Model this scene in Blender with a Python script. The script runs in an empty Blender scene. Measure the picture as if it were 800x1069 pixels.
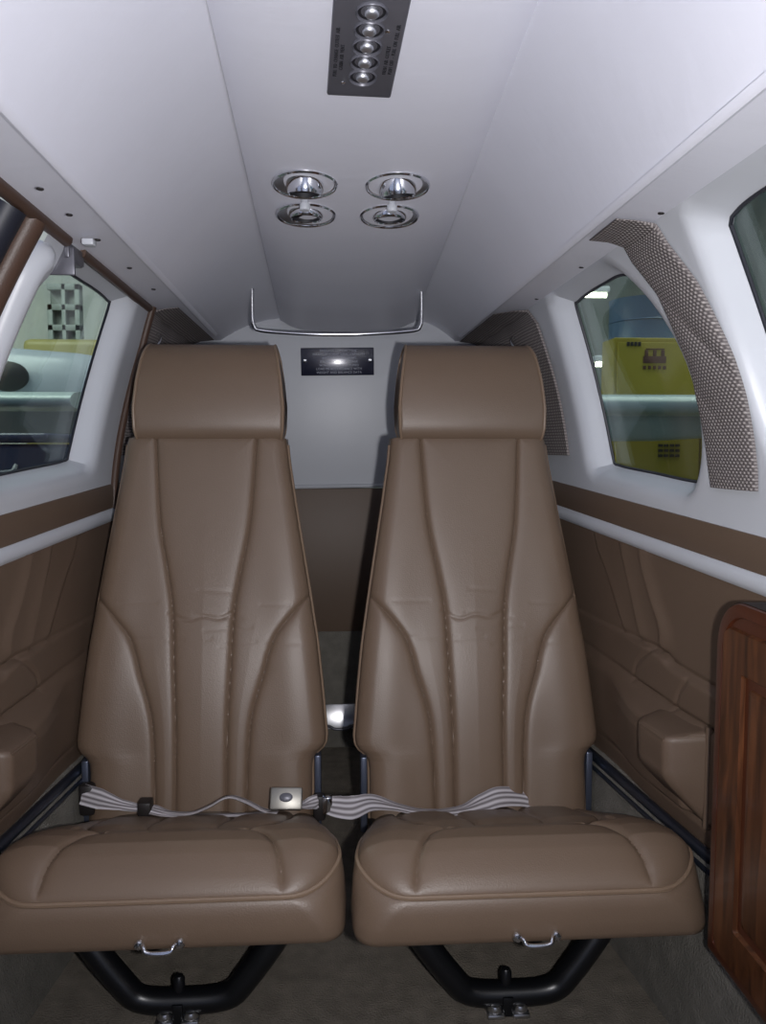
import bpy, bmesh, math, random
import numpy as np
from mathutils import Vector, Matrix
random.seed(4)
C = bpy.context.scene.collection
H = 0.85            # eye height above the cabin floor; heights below are written relative to the eye
CX = -0.019         # the camera stands a little left of the cabin's centre line
F = 870.0
PIT = math.atan((534.5-465)/F); YAW = math.atan((400-345)/F)
_cp, _sp, _cy, _sy = math.cos(PIT), math.sin(PIT), math.cos(YAW), math.sin(YAW)
FW = (_sy*_cp, _cy*_cp, -_sp); RT = (_cy, -_sy, 0.0); UP = (_sy*_sp, _cy*_sp, _cp)
def ray(x, y):
    a = (x-400)/F; b = (534.5-y)/F
    d = [FW[i]+a*RT[i]+b*UP[i] for i in range(3)]
    return d[0]/d[1], d[2]/d[1]
def at(px, py, Y):
    u, m = ray(px, py); return Vector((u*Y+CX, Y, m*Y))

# ------------------------------------------------------------------ materials
def mat(name, col, rough=0.5, metal=0.0, spec=0.5, coat=0.0):
    m = bpy.data.materials.new(name); m.use_nodes = True
    b = m.node_tree.nodes['Principled BSDF']
    b.inputs['Base Color'].default_value = (*col, 1); b.inputs['Roughness'].default_value = rough
    b.inputs['Metallic'].default_value = metal; b.inputs['Specular IOR Level'].default_value = spec
    b.inputs['Coat Weight'].default_value = coat; b.inputs['Coat Roughness'].default_value = 0.08
    return m
def nodes(m): return m.node_tree.nodes, m.node_tree.links, m.node_tree.nodes['Principled BSDF']
def srgb(r, g, b):
    f = lambda c: (c/255/12.92) if c/255 <= 0.04045 else ((c/255+0.055)/1.055)**2.4
    return (f(r), f(g), f(b))
def noise_mix(m, c1, c2, scale, detail=4, bump=0.0, bscale=None, bdist=0.001, stretch=None, btype='noise'):
    N, L, b = nodes(m)
    tc = N.new('ShaderNodeTexCoord'); mp = N.new('ShaderNodeMapping'); L.new(tc.outputs['Object'], mp.inputs['Vector'])
    if stretch: mp.inputs['Scale'].default_value = stretch
    n = N.new('ShaderNodeTexNoise'); n.inputs['Scale'].default_value = scale; n.inputs['Detail'].default_value = detail
    L.new(mp.outputs['Vector'], n.inputs['Vector'])
    r = N.new('ShaderNodeMix'); r.data_type = 'RGBA'; r.inputs[6].default_value = (*c1, 1); r.inputs[7].default_value = (*c2, 1)
    L.new(n.outputs['Fac'], r.inputs[0]); L.new(r.outputs[2], b.inputs['Base Color'])
    if bump:
        if btype == 'voronoi':
            v = N.new('ShaderNodeTexVoronoi'); v.inputs['Scale'].default_value = bscale; o = v.outputs['Distance']
        else:
            v = N.new('ShaderNodeTexNoise'); v.inputs['Scale'].default_value = bscale; v.inputs['Detail'].default_value = 3; o = v.outputs['Fac']
        L.new(mp.outputs['Vector'], v.inputs['Vector'])
        bp = N.new('ShaderNodeBump'); bp.inputs['Strength'].default_value = bump; bp.inputs['Distance'].default_value = bdist
        L.new(o, bp.inputs['Height']); L.new(bp.outputs['Normal'], b.inputs['Normal'])
    return m
def leather(name, c1, c2, rough=0.45):
    return noise_mix(mat(name, c1, rough, spec=0.5), c1, c2, 9, 3, 0.22, 460, 0.0006, btype='voronoi')
M = {}
M['leather'] = leather('tan_leather', srgb(107, 89, 74), srgb(114, 95, 79), 0.42)
M['piping'] = leather('piping_leather', srgb(122, 102, 84), srgb(130, 109, 90), 0.42)
M['panel'] = leather('panel_leather', srgb(97, 80, 67), srgb(103, 85, 71), 0.5)
M['seal'] = leather('seal_leather', srgb(74, 55, 45), srgb(82, 61, 50), 0.45)
M['white'] = noise_mix(mat('white_shell', (.8, .8, .8), 0.38), srgb(196, 199, 206), srgb(202, 205, 211), 6, 2)
M['vinyl'] = noise_mix(mat('headliner_vinyl', (.8, .8, .8), 0.45), srgb(224, 225, 236), srgb(232, 233, 243), 5, 3, 0.12, 26, 0.004, stretch=(0.5, 1.6, 1))
M['trim'] = mat('white_trim', srgb(196, 199, 206), 0.45)
M['carpet'] = noise_mix(mat('carpet', (.1, .1, .1), 0.95, spec=0.1), srgb(96, 94, 88), srgb(140, 136, 128), 30, 6, 0.8, 320, 0.004)
M['floorcarpet'] = noise_mix(mat('floor_carpet', (.1, .1, .1), 0.95, spec=0.1), srgb(90, 84, 76), srgb(150, 142, 130), 30, 8, 0.8, 320, 0.004)
M['chrome'] = mat('chrome', (.78, .79, .82), 0.12, 1.0)
M['steel'] = noise_mix(mat('brushed_steel', (.6, .6, .62), 0.3, 1.0), srgb(196, 196, 198), srgb(214, 214, 216), 60, 2, stretch=(1, 30, 1))
M['gunmetal'] = noise_mix(mat('gunmetal', (.2, .2, .22), 0.38, 0.35), srgb(96, 96, 104), srgb(104, 104, 112), 40, 2)
M['buckle'] = mat('buckle_metal', srgb(150, 147, 140), 0.42, 0.85)
M['bracket'] = mat('bracket_metal', srgb(84, 90, 106), 0.35, 0.6)
M['rail'] = mat('rail_metal', srgb(60, 66, 80), 0.3, 0.7)
M['black'] = mat('black_paint', srgb(17, 18, 21), 0.32)
M['rubber'] = mat('dark_rubber', srgb(30, 32, 42), 0.5)
M['dark'] = mat('dark_plastic', srgb(34, 30, 30), 0.5)
M['ink'] = mat('black_ink', srgb(28, 28, 34), 0.6)
M['placard'] = mat('placard_enamel', srgb(20, 24, 52), 0.3, 0.2, coat=1.0)
M['placard'].node_tree.nodes['Principled BSDF'].inputs['Coat Roughness'].default_value = .17
M['silverink'] = mat('silver_ink', srgb(196, 200, 214), 0.4, 0.2)
M['bowl'] = mat('vent_bowl_metal', (.68, .69, .74), 0.42, 1.0)
def wood():
    m = mat('walnut', srgb(96, 52, 30), 0.3, spec=0.3, coat=0.2); N, L, b = nodes(m)
    tc = N.new('ShaderNodeTexCoord'); mp = N.new('ShaderNodeMapping'); mp.inputs['Scale'].default_value = (9, 9, 1.1)
    L.new(tc.outputs['Object'], mp.inputs['Vector'])
    n = N.new('ShaderNodeTexNoise'); n.inputs['Scale'].default_value = 5; n.inputs['Detail'].default_value = 8; n.inputs['Distortion'].default_value = 1.2
    L.new(mp.outputs['Vector'], n.inputs['Vector'])
    r = N.new('ShaderNodeValToRGB'); r.color_ramp.elements[0].position = .32; r.color_ramp.elements[1].position = .72
    r.color_ramp.elements[0].color = (*srgb(40, 21, 12), 1); r.color_ramp.elements[1].color = (*srgb(104, 62, 36), 1)
    L.new(n.outputs['Fac'], r.inputs['Fac']); L.new(r.outputs['Color'], b.inputs['Base Color'])
    return m
M['wood'] = wood()
M['woodedge'] = mat('dark_wood_edge', srgb(30, 17, 12), 0.5, spec=.3)
M['woodred'] = noise_mix(mat('red_wood', (.1, .1, .1), 0.3, spec=.3, coat=0.2), srgb(64, 31, 19), srgb(84, 43, 26), 14, 6, stretch=(6, 6, 1))
def weave():
    m = mat('woven_fabric', (.2, .2, .2), 0.9, spec=0.15); N, L, b = nodes(m)
    tc = N.new('ShaderNodeTexCoord'); sp = N.new('ShaderNodeSeparateXYZ'); L.new(tc.outputs['UV'], sp.inputs['Vector'])
    def mth(op, a, bb=None):
        n = N.new('ShaderNodeMath'); n.operation = op
        for i, v in ((0, a), (1, bb)):
            if v is None: continue
            if isinstance(v, (int, float)): n.inputs[i].default_value = v
            else: L.new(v, n.inputs[i])
        return n.outputs[0]
    K = 2*math.pi
    row = mth('FLOOR', sp.outputs['Y'])
    sh = mth('MULTIPLY', mth('MODULO', row, 2.0), 0.5)
    sx = mth('SINE', mth('MULTIPLY', mth('ADD', sp.outputs['X'], sh), K))
    sy = mth('SINE', mth('MULTIPLY', mth('FRACT', sp.outputs['Y']), math.pi))
    p = mth('MULTIPLY', mth('ADD', mth('MULTIPLY', sx, 0.5), 0.5), sy)
    r = N.new('ShaderNodeMix'); r.data_type = 'RGBA'; r.inputs[6].default_value = (*srgb(94, 88, 88), 1); r.inputs[7].default_value = (*srgb(182, 174, 171), 1)
    L.new(p, r.inputs[0]); L.new(r.outputs[2], b.inputs['Base Color'])
    bp = N.new('ShaderNodeBump'); bp.inputs['Strength'].default_value = 0.7; bp.inputs['Distance'].default_value = 0.002
    L.new(p, bp.inputs['Height']); L.new(bp.outputs['Normal'], b.inputs['Normal'])
    return m
M['weave'] = weave()
def webbing():
    m = mat('belt_webbing', (.4, .4, .4), 0.45, spec=0.5); N, L, b = nodes(m)
    tc = N.new('ShaderNodeTexCoord'); sp = N.new('ShaderNodeSeparateXYZ'); L.new(tc.outputs['UV'], sp.inputs['Vector'])
    w = N.new('ShaderNodeMath'); w.operation = 'MULTIPLY'; w.inputs[1].default_value = 2*math.pi*4; L.new(sp.outputs['Y'], w.inputs[0])
    s = N.new('ShaderNodeMath'); s.operation = 'SINE'; L.new(w.outputs[0], s.inputs[0])
    r = N.new('ShaderNodeValToRGB'); r.color_ramp.elements[0].color = (*srgb(112, 106, 108), 1); r.color_ramp.elements[1].color = (*srgb(205, 200, 204), 1)
    mm = N.new('ShaderNodeMath'); mm.operation = 'MULTIPLY_ADD'; mm.inputs[1].default_value = .5; mm.inputs[2].default_value = .5
    L.new(s.outputs[0], mm.inputs[0]); L.new(mm.outputs[0], r.inputs['Fac']); L.new(r.outputs['Color'], b.inputs['Base Color'])
    return m
M['webbing'] = webbing()
def glass():
    m = bpy.data.materials.new('tinted_glass'); m.use_nodes = True; N = m.node_tree.nodes; L = m.node_tree.links; N.clear()
    o = N.new('ShaderNodeOutputMaterial'); t = N.new('ShaderNodeBsdfTransparent'); t.inputs['Color'].default_value = (0.76, 0.83, 0.79, 1)
    g = N.new('ShaderNodeBsdfGlossy'); g.inputs['Roughness'].default_value = 0.02; g.inputs['Color'].default_value = (1, 1, 1, 1)
    lw = N.new('ShaderNodeLayerWeight'); lw.inputs['Blend'].default_value = 0.5
    pw = N.new('ShaderNodeMath'); pw.operation = 'POWER'; pw.inputs[1].default_value = 5; L.new(lw.outputs['Facing'], pw.inputs[0])
    f = N.new('ShaderNodeMath'); f.operation = 'MULTIPLY_ADD'; f.inputs[1].default_value = .95; f.inputs[2].default_value = .04; L.new(pw.outputs[0], f.inputs[0])
    x = N.new('ShaderNodeMixShader'); L.new(f.outputs[0], x.inputs[0]); L.new(t.outputs[0], x.inputs[1]); L.new(g.outputs[0], x.inputs[2]); L.new(x.outputs[0], o.inputs[0])
    return m
M['glass'] = glass()
def emit(name, col, s):
    m = bpy.data.materials.new(name); m.use_nodes = True; b = m.node_tree.nodes['Principled BSDF']
    b.inputs['Base Color'].default_value = (*col, 1); b.inputs['Emission Color'].default_value = (*col, 1); b.inputs['Emission Strength'].default_value = s
    return m
M['lamp'] = emit('lamp_tube', (1, .97, .8), 9.0)
def paint(name, c, rough=0.4): return noise_mix(mat(name, c, rough), c, tuple(min(1, v*1.12) for v in c), 3, 3)
M['yellow'] = paint('yellow_paint', srgb(150, 134, 36))
M['olive'] = paint('olive_paint', srgb(150, 140, 84))
M['bluepaint'] = paint('blue_paint', srgb(78, 104, 134))
M['planepaint'] = paint('plane_paint', srgb(150, 156, 164), 0.25)
M['wingpaint'] = paint('wing_paint', srgb(160, 174, 172), 0.3)
M['navy'] = paint('navy_paint', srgb(30, 38, 70))
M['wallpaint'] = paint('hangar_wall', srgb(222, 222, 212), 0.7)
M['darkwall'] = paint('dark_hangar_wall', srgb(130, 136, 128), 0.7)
M['concrete'] = noise_mix(mat('concrete', (.2, .2, .2), 0.8), srgb(96, 98, 94), srgb(122, 124, 120), 2, 6)
M['rack'] = paint('rack_paint', srgb(150, 156, 152))
M['darkrack'] = paint('rack_dark', srgb(120, 126, 120))
M['redink'] = mat('dark_red_ink', srgb(84, 50, 40), 0.6)

# ------------------------------------------------------------------ geometry helpers; a "geo" is (verts, faces[, uvs per vertex])
def cat(*gs):
    V, Fc = [], []
    for g in gs:
        n = len(V); V += [tuple(v) for v in g[0]]; Fc += [tuple(i+n for i in f) for f in g[1]]
    return V, Fc
def grid(P, closeu=False, closev=False, flip=False):
    P = np.asarray(P, float); nu, nv = P.shape[:2]; V = P.reshape(-1, 3).tolist(); Fc = []
    for i in range(nu if closeu else nu-1):
        for j in range(nv if closev else nv-1):
            a, b, c, d = i*nv+j, ((i+1) % nu)*nv+j, ((i+1) % nu)*nv+(j+1) % nv, i*nv+(j+1) % nv
            Fc.append((a, d, c, b) if flip else (a, b, c, d))
    return V, Fc
def smooth_path(pts, n=12, closed=False):
    pts = [Vector(p) for p in pts]; out = []; k = len(pts)
    for i in range(k if closed else k-1):
        p0 = pts[(i-1) % k] if closed or i > 0 else pts[0]*2-pts[1]
        p1 = pts[i]; p2 = pts[(i+1) % k]
        p3 = pts[(i+2) % k] if closed or i+2 < k else pts[-1]*2-pts[-2]
        for j in range(n):
            t = j/n
            out.append(0.5*((2*p1)+(p2-p0)*t+(2*p0-5*p1+4*p2-p3)*t*t+(3*p1-p0-3*p2+p3)*t**3))
    if not closed: out.append(pts[-1])
    return out
def tube(path, r, seg=12, caps=True, closed=False):
    path = [Vector(p) for p in path]; n = len(path); rs = r if isinstance(r, (list, tuple)) else [r]*n
    rings = []; nrm = None
    for i, p in enumerate(path):
        a = path[i-1] if i > 0 or closed else path[0]; b = path[(i+1) % n] if i < n-1 or closed else path[-1]
        t = (b-a).normalized()
        if nrm is None:
            nrm = t.orthogonal().normalized()
        nrm = (nrm-t*nrm.dot(t)).normalized(); bn = t.cross(nrm)
        rings.append([p+(nrm*math.cos(2*math.pi*k/seg)+bn*math.sin(2*math.pi*k/seg))*rs[i] for k in range(seg)])
    V, Fc = grid([[tuple(v) for v in rg] for rg in rings], closed, True)
    if caps and not closed:
        Fc.append(tuple(range(seg))); Fc.append(tuple(reversed(range((n-1)*seg, n*seg))))
    return V, Fc
def rbox(x0, x1, y0, y1, z0, z1, r=0.003, seg=2):
    bm = bmesh.new(); bmesh.ops.create_cube(bm, size=1)
    for v in bm.verts: v.co = Vector(((x0+x1)/2+v.co.x*(x1-x0), (y0+y1)/2+v.co.y*(y1-y0), (z0+z1)/2+v.co.z*(z1-z0)))
    if r > 0: bmesh.ops.bevel(bm, geom=bm.edges[:]+bm.verts[:], offset=min(r, .45*min(abs(x1-x0), abs(y1-y0), abs(z1-z0))), segments=seg, profile=0.5, affect='EDGES')
    bm.verts.index_update(); g = ([tuple(v.co) for v in bm.verts], [tuple(v.index for v in f.verts) for f in bm.faces]); bm.free(); return g
def lathe(profile, axis_o, axis_d, seg=28):
    """profile: list of (radius, distance along axis)"""
    d = Vector(axis_d).normalized(); a = d.orthogonal().normalized(); b = d.cross(a); o = Vector(axis_o)
    P = [[tuple(o+d*h+(a*math.cos(2*math.pi*k/seg)+b*math.sin(2*math.pi*k/seg))*max(r, 1e-5)) for k in range(seg)] for r, h in profile]
    return grid(P, False, True)
def xform(g, mt): return [tuple(mt @ Vector(v)) for v in g[0]], g[1]
def slab(outline, thick, axis):
    """solid from a planar outline (list of Vector) pushed along axis vector"""
    n = len(outline); ax = Vector(axis)*thick
    V = [tuple(v) for v in outline]+[tuple(Vector(v)+ax) for v in outline]
    Fc = [tuple(range(n)), tuple(reversed(range(n, 2*n)))]+[(i, (i+1) % n, n+(i+1) % n, n+i) for i in range(n)]
    return V, Fc
ORG = {}
def mk(name, g, m, parent=None, origin=None, sharp=38, uv=None):
    me = bpy.data.meshes.new(name)
    o = Vector(ORG[parent.name]) if parent else Vector(origin or (0, 0, -H))
    me.from_pydata([tuple(Vector(v)-o) for v in g[0]], [], g[1])
    bm = bmesh.new(); bm.from_mesh(me)
    bmesh.ops.remove_doubles(bm, verts=bm.verts[:], dist=1e-6) if uv is None else None
    bmesh.ops.recalc_face_normals(bm, faces=bm.faces[:])
    for f in bm.faces: f.smooth = True
    th = math.radians(sharp)
    for e in bm.edges:
        if len(e.link_faces) == 2 and e.calc_face_angle(0) > th: e.smooth = False
    if uv is not None:
        ul = bm.loops.layers.uv.new('uv'); bm.verts.index_update()
        for f in bm.faces:
            for l in f.loops: l[ul].uv = uv[l.vert.index]
    bm.to_mesh(me); bm.free()
    me.materials.append(m)
    ob = bpy.data.objects.new(name, me); C.objects.link(ob)
    if parent: ob.parent = parent; ORG[ob.name] = tuple(o)
    else: ob.location = o+Vector((0, 0, H)); ORG[ob.name] = tuple(o)
    return ob
def tag(o, label=None, cat_=None, group=None, kind=None):
    if label: o['label'] = label
    if cat_: o['category'] = cat_
    if group: o['group'] = group
    if kind: o['kind'] = kind
    return o
def thing(name, label, cat_, origin, group=None):
    o = bpy.data.objects.new(name, None); C.objects.link(o); o.empty_display_size = .05
    o.location = Vector(origin)+Vector((0, 0, H)); ORG[o.name] = tuple(origin)
    return tag(o, label, cat_, group)
def dup(root, loc, label):
    r = root.copy(); C.objects.link(r); r.location = Vector(loc)+Vector((0, 0, H)); r['label'] = label; ORG[r.name] = tuple(loc)
    for ch in list(root.children):
        c = ch.copy(); C.objects.link(c); c.parent = r
        for gch in list(ch.children):
            d = gch.copy(); C.objects.link(d); d.parent = c
    return r
def struct(name, g, m, parent=None, **k):
    o = mk(name, g, m, parent, **k); o['kind'] = 'structure'; return o
def seg_dist(X, Y, pl):
    d = np.full(X.shape, 9.0)
    for (a, b) in zip(pl[:-1], pl[1:]):
        ax, ay = a; bx, by = b; L2 = (bx-ax)**2+(by-ay)**2+1e-12
        t = np.clip(((X-ax)*(bx-ax)+(Y-ay)*(by-ay))/L2, 0, 1)
        d = np.minimum(d, np.hypot(X-ax-t*(bx-ax), Y-ay-t*(by-ay)))
    return d
def sm2(pts, n=8): return [(p.x, p.y) for p in smooth_path([(a, b, 0) for a, b in pts], n)]
def text_geo(s, size, mt, align='CENTER', extrude=0.0003):
    cu = bpy.data.curves.new('t', 'FONT'); cu.body = s; cu.size = size; cu.align_x = align; cu.align_y = 'CENTER'; cu.extrude = extrude; cu.resolution_u = 3
    o = bpy.data.objects.new('t', cu); C.objects.link(o); dg = bpy.context.evaluated_depsgraph_get(); dg.update()
    me = bpy.data.meshes.new_from_object(o.evaluated_get(dg))
    g = ([tuple(mt @ v.co) for v in me.vertices], [tuple(p.vertices) for p in me.polygons])
    bpy.data.objects.remove(o); bpy.data.curves.remove(cu); bpy.data.meshes.remove(me); return g

# ------------------------------------------------------------------ cabin profile
AFT = 2.30
def W(Y): return min(.555, .53-(Y-1.02)*.106)
def zb(Y): return -.118+(Y-1.024)*.058         # top of the brown belt band
def ztr(Y): return -.176+(Y-1.02)*.058         # white trim strip
XT, ZT, XR, ZR = .385, .278, .319, .290
DL, DR = -.150, .210                           # edges of the overhead duct
def zd(Y): return .48-.109*(Y-.94)
def zt(s, Y): return ZT if s > 0 else .283+.012*(1.74-Y)
def zr(s, Y): return .285 if s > 0 else .2825+.0143*(2.3-Y)
def xr(s): return .324 if s > 0 else .313
def wx(Y, z, s=1):
    t = (z-zb(Y))/(zt(s, Y)-zb(Y)); t = min(max(t, 0), 1.05)
    return W(Y)-(W(Y)-XT)*t**1.7
def wpt(s, Y, z, off=0): return (s*(wx(Y, z, s)+off), Y, z)
def wall_plain(s, Y0, Y1, n=6):
    return grid([[wpt(s, Y0+(Y1-Y0)*i/n, zb(Y0+(Y1-Y0)*i/n)+(zt(s, Y0+(Y1-Y0)*i/n)-zb(Y0+(Y1-Y0)*i/n))*j/24) for j in range(25)] for i in range(n+1)])
def loop_pts(poly, N=120):
    p = smooth_path([(a, b, 0) for a, b in poly], 24, True)
    L = [0]
    for i in range(len(p)): L.append(L[-1]+(p[(i+1) % len(p)]-p[i]).length)
    out = []; j = 0
    for k in range(N):
        s = L[-1]*k/N
        while L[j+1] < s: j += 1
        f = (s-L[j])/(L[j+1]-L[j]); q = p[j].lerp(p[(j+1) % len(p)], f); out.append(Vector((q.x, q.y)))
    return out
def expand(lp, e):
    out = []; n = len(lp)
    A = sum(lp[i].x*lp[(i+1) % n].y-lp[(i+1) % n].x*lp[i].y for i in range(n)); sg = 1 if A > 0 else -1
    for i in range(n):
        t = lp[(i+1) % n]-lp[i-1]; nn = Vector((t.y, -t.x)).normalized()*sg; out.append(lp[i]+nn*e)
    return out
def wall_window(s, Y0, Y1, poly, fil=.040):
    """wall panel Y0..Y1 with a rounded, deep window opening; returns (wall geo, pane geo, seal geo)"""
    lp = loop_pts(poly); N = len(lp); c = sum(lp, Vector((0, 0)))/N
    jam = [(.040, 0), (.032, .001), (.025, .004), (.019, .010), (.014, .019), (.009, .030), (.004, .040), (0, .046)]
    rings = []
    q = expand(lp, fil)
    outer = []
    for p in q:
        d = p-c
        tx = ((Y1-c.x)/d.x if d.x > 0 else (Y0-c.x)/d.x) if abs(d.x) > 1e-9 else 99
        if d.y > 0:
            sl_ = 0 if s > 0 else -.012
            ty = (zt(s, c.x)-c.y)/(d.y-sl_*d.x)
        elif d.y < 0:
            # floor of the panel slopes: z = zb0+.058*(Y-1.024)
            ty = (zb(c.x)-c.y)/(d.y-.058*d.x)
        else: ty = 99
        t = min(tx, ty); outer.append(c+d*max(t, 1.0))
    for cor in ((Y0, zb(Y0)), (Y1, zb(Y1)), (Y0, zt(s, Y0)), (Y1, zt(s, Y1))):
        v = Vector(cor); k = min(range(N), key=lambda i: (outer[i]-v).length); outer[k] = v
    for k in range(9):
        f = 1-k/9.0
        rings.append([wpt(s, *(qq.lerp(o, f)), 0) for qq, o in zip(q, outer)])
    for e, dp in jam: rings.append([wpt(s, p.x, p.y, dp) for p in expand(lp, e*fil/.04)])
    wall = grid(rings, False, True)
    def pane(dep):
        rr = [[wpt(s, *(c.lerp(p, f)), dep) for p in expand(lp, .004)] for f in (1, .8, .6, .4, .2, .002)]
        return grid(rr, False, True)
    ga, gb = pane(.046), pane(.050)
    seal = tube([wpt(s, p.x, p.y, .044) for p in expand(lp, .001)], .0028, 6, closed=True)
    return wall, cat(ga, gb), seal
AFTWIN = [(1.578, -.022), (1.590, .10), (1.580, .245), (1.555, .262), (1.42, .266), (1.305, .258), (1.225, .20), (1.19, .12), (1.20, .03), (1.235, -.040), (1.275, -.055), (1.42, -.046), (1.555, -.036)]
NEARWIN = [(.985, -.02), (1.0, .10), (.975, .235), (.945, .262), (.8, .268), (.6, .268), (.52, .24), (.5, .1), (.51, -.03), (.55, -.055), (.75, -.055), (.95, -.045)]

# right wall
gA, pA, sA = wall_window(1, 1.10, 1.70, [(y-.035, z) for y, z in AFTWIN])
gN, pN, sN = wall_window(1, .40, 1.10, [(y-.012, z) for y, z in NEARWIN], .026)
wr = struct('wall_right', cat(gA, gN, wall_plain(1, 1.70, AFT), wall_plain(1, -.35, .40)), M['white'])
w1 = struct('window_1', sA, M['rubber']); struct('pane', pA, M['glass'], w1); tag(w1, 'tinted right cabin window between woven curtain and seat headrest')
w2 = struct('window_2', sN, M['rubber']); struct('pane', pN, M['glass'], w2); tag(w2, 'tinted right window at the upper right edge')
def dY_(k):
    z = zb(1.75)+(zt(-1, 1.75)-zb(1.75))*k/24
    return 1.702+.060*min(1, max(0, (z+.1)/.30))
# left wall: fixed part behind the door, and the cabin door with its window
wl = struct('wall_left', cat(grid([[wpt(-1, dY_(k)+(AFT-dY_(k))*f/6, zb(1.75)+(zt(-1, 1.75)-zb(1.75))*k/24) for k in range(25)] for f in range(7)]), wall_plain(-1, -.35, .35)), M['white'])
gD, pD, sD = wall_window(-1, 1.155, 1.70, [(y+(.018+.037*min(1, max(0, z/.25))) if y > 1.4 else y+.01, z+.008) for y, z in AFTWIN])
dr = struct('door_1', gD, M['white']); tag(dr, 'white cabin door with tinted window on the left')
struct('window_seal', sD, M['rubber'], dr); struct('pane', pD, M['glass'], dr)
dY = lambda z: 1.702+.060*min(1, max(0, (z+.1)/.30))
edge = [wpt(-1, 1.70, -.53, -.004), wpt(-1, 1.70, -.30, -.004)]+[wpt(-1, dY(z), z, -.004) for z in [-.10+.0274*k for k in range(15)]]
struct('door_panel', grid([[wpt(-1, 1.70+(dY(zb(1.7)+(zt(-1, 1.7)-zb(1.7))*k/20)-1.70)*f, zb(1.7)+(zt(-1, 1.7)-zb(1.7))*k/20) for k in range(21)] for f in (0, .5, 1)]), M['white'], dr)
struct('door_seal', tube(edge, .0085, 10), M['seal'], dr)
topseal = [(-XT-.002, 1.762-.095*k, zt(-1, 1.762-.095*k)-.003) for k in range(6)]
struct('door_seal', tube(smooth_path(topseal, 4), .0085, 10), M['seal'], dr)
lat = cat(rbox(-.425, -.378, 1.225, 1.231, .240, .279, .002), rbox(-.425, -.385, 1.228, 1.290, .262, .267, .002), rbox(-.392, -.384, 1.222, 1.295, .264, .286, .002))
struct('door_latch', lat, M['gunmetal'], dr)
struct('latch_tongue', rbox(-.362, -.346, 1.205, 1.225, .278, .287, .002), M['white'], dr)
# rounded white corner block of the door frame
crn = cat(tube(smooth_path([wpt(-1, 1.150, zb(1.15)+(ZT-zb(1.15))*k/10*.86, .004) for k in range(11)]+[wpt(-1, 1.156, .240, .004), wpt(-1, 1.172, .254, .004), wpt(-1, 1.20, .262, .006)], 4), [.020+.004*max(0, min(1, (k-20)/20))-.018*max(0, (k-46)/6)**2 for k in range(53)], 14))
struct('door_rail', crn, M['white'], dr)
# pillar between the doors: leather roll and dark weather seal
trm = struct('trim_1', tube([wpt(-1, 1.095+.004*math.cos(k*.5), zb(1.1)+(ZT-zb(1.1))*k/12*1.02, .004) for k in range(13)], .019, 12), M['seal'])
struct('trim_2', tube([wpt(-1, 1.045, zb(1.05)+(ZT-zb(1.05))*k/12*1.02, .012) for k in range(13)], .022, 12), M['rubber'])
struct('trim_3', tube([wpt(-1, 1.012, zb(1.01)+(ZT-zb(1.01))*k/12*.98, .016) for k in range(13)], .008, 10), M['trim'])
struct('trim_4', tube([(-XT-.002, .30+.184*k, zt(-1, .3+.184*k)-.002) for k in range(6)], .0095, 10), M['seal'])

# ceiling: two sloping side panels with their outboard header strips
def ceil_side(s, dx):
    P = []
    for i in range(41):
        Y = -.35+(AFT+.35)*i/40
        XR, ZR = xr(s), zr(s, Y)
        row = [(s*XT, Y, zt(s, Y)), (s*(XR+.02), Y, ZR-.001), (s*XR, Y, ZR)]
        x1, z1 = dx, zd(Y)+.012
        for k in range(1, 13):
            f = k/12; row.append((s*XR+(x1-s*XR)*f, Y, ZR+(z1-ZR)*f+.014*math.sin(math.pi*f)))
        P.append(row)
    return grid(P)
ceil_ = struct('ceiling', cat(ceil_side(-1, DL+.012), ceil_side(1, DR-.012), grid([[(DL, -.35+.5*i, zd(-.35+.5*i)+.02), (DR, -.35+.5*i, zd(-.35+.5*i)+.02)] for i in range(7)])), M['vinyl'])
for s, n in ((-1, 'trim_5'), (1, 'trim_6')):
    struct(n, grid([[(s*(xr(s)+dx), Y, zr(s, Y)+dz) for dx, dz in ((.007, -.0003), (.005, -.003), (.001, -.004), (-.003, -.002), (-.006, .003))] for Y in [-.3+.1*i for i in range(26)]]), M['vinyl'])
# overhead duct
def zduct(x, Y):
    c = (DL+DR)/2; h = (DR-DL)/2; q = min(1, abs(x-c)/h)
    p = 4.2 if x > c else 5.0
    return zd(Y)-.034*(1-q**p)
dg_ = []
for i in range(70):
    Y = -.35+(2.255+.35)*i/69
    dg_.append([(DL+(DR-DL)*k/60, Y, zduct(DL+(DR-DL)*k/60, Y)) for k in range(61)])
for e in range(1, 9):          # rounded aft end
    a = e/8*math.pi/2; Y = 2.255+.03*math.sin(a)
    dg_.append([(DL+(DR-DL)*k/60, Y, zd(Y)+(zduct(DL+(DR-DL)*k/60, Y)-zd(Y))*(math.cos(a)*.97+.03)) for k in range(61)])
struct('overhead_duct', grid(dg_), M['vinyl'], ceil_)
# floor
struct('floor', cat(rbox(-.56, .56, -.35, AFT, -H-.03, -H, .0)), M['floorcarpet'])
for s, n in ((-1, 'trim_7'), (1, 'trim_8')):
    struct(n, tube([(s*.50, .3, -H+.001), (s*.535, 1.32, -H+.001)], .004, 8), M['gunmetal'])
# carpeted kick boards
for s, n in ((-1, 'baseboard_left'), (1, 'baseboard_right')):
    struct(n, grid([[(s*(W(Y)+.014), Y, -.562)]+[(s*(W(Y)-.022-.02*(k/6)), Y, -.572-(H-.572)*k/6) for k in range(7)] for Y in [-.35+.1*i for i in range(28)]]), M['carpet'])
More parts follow.
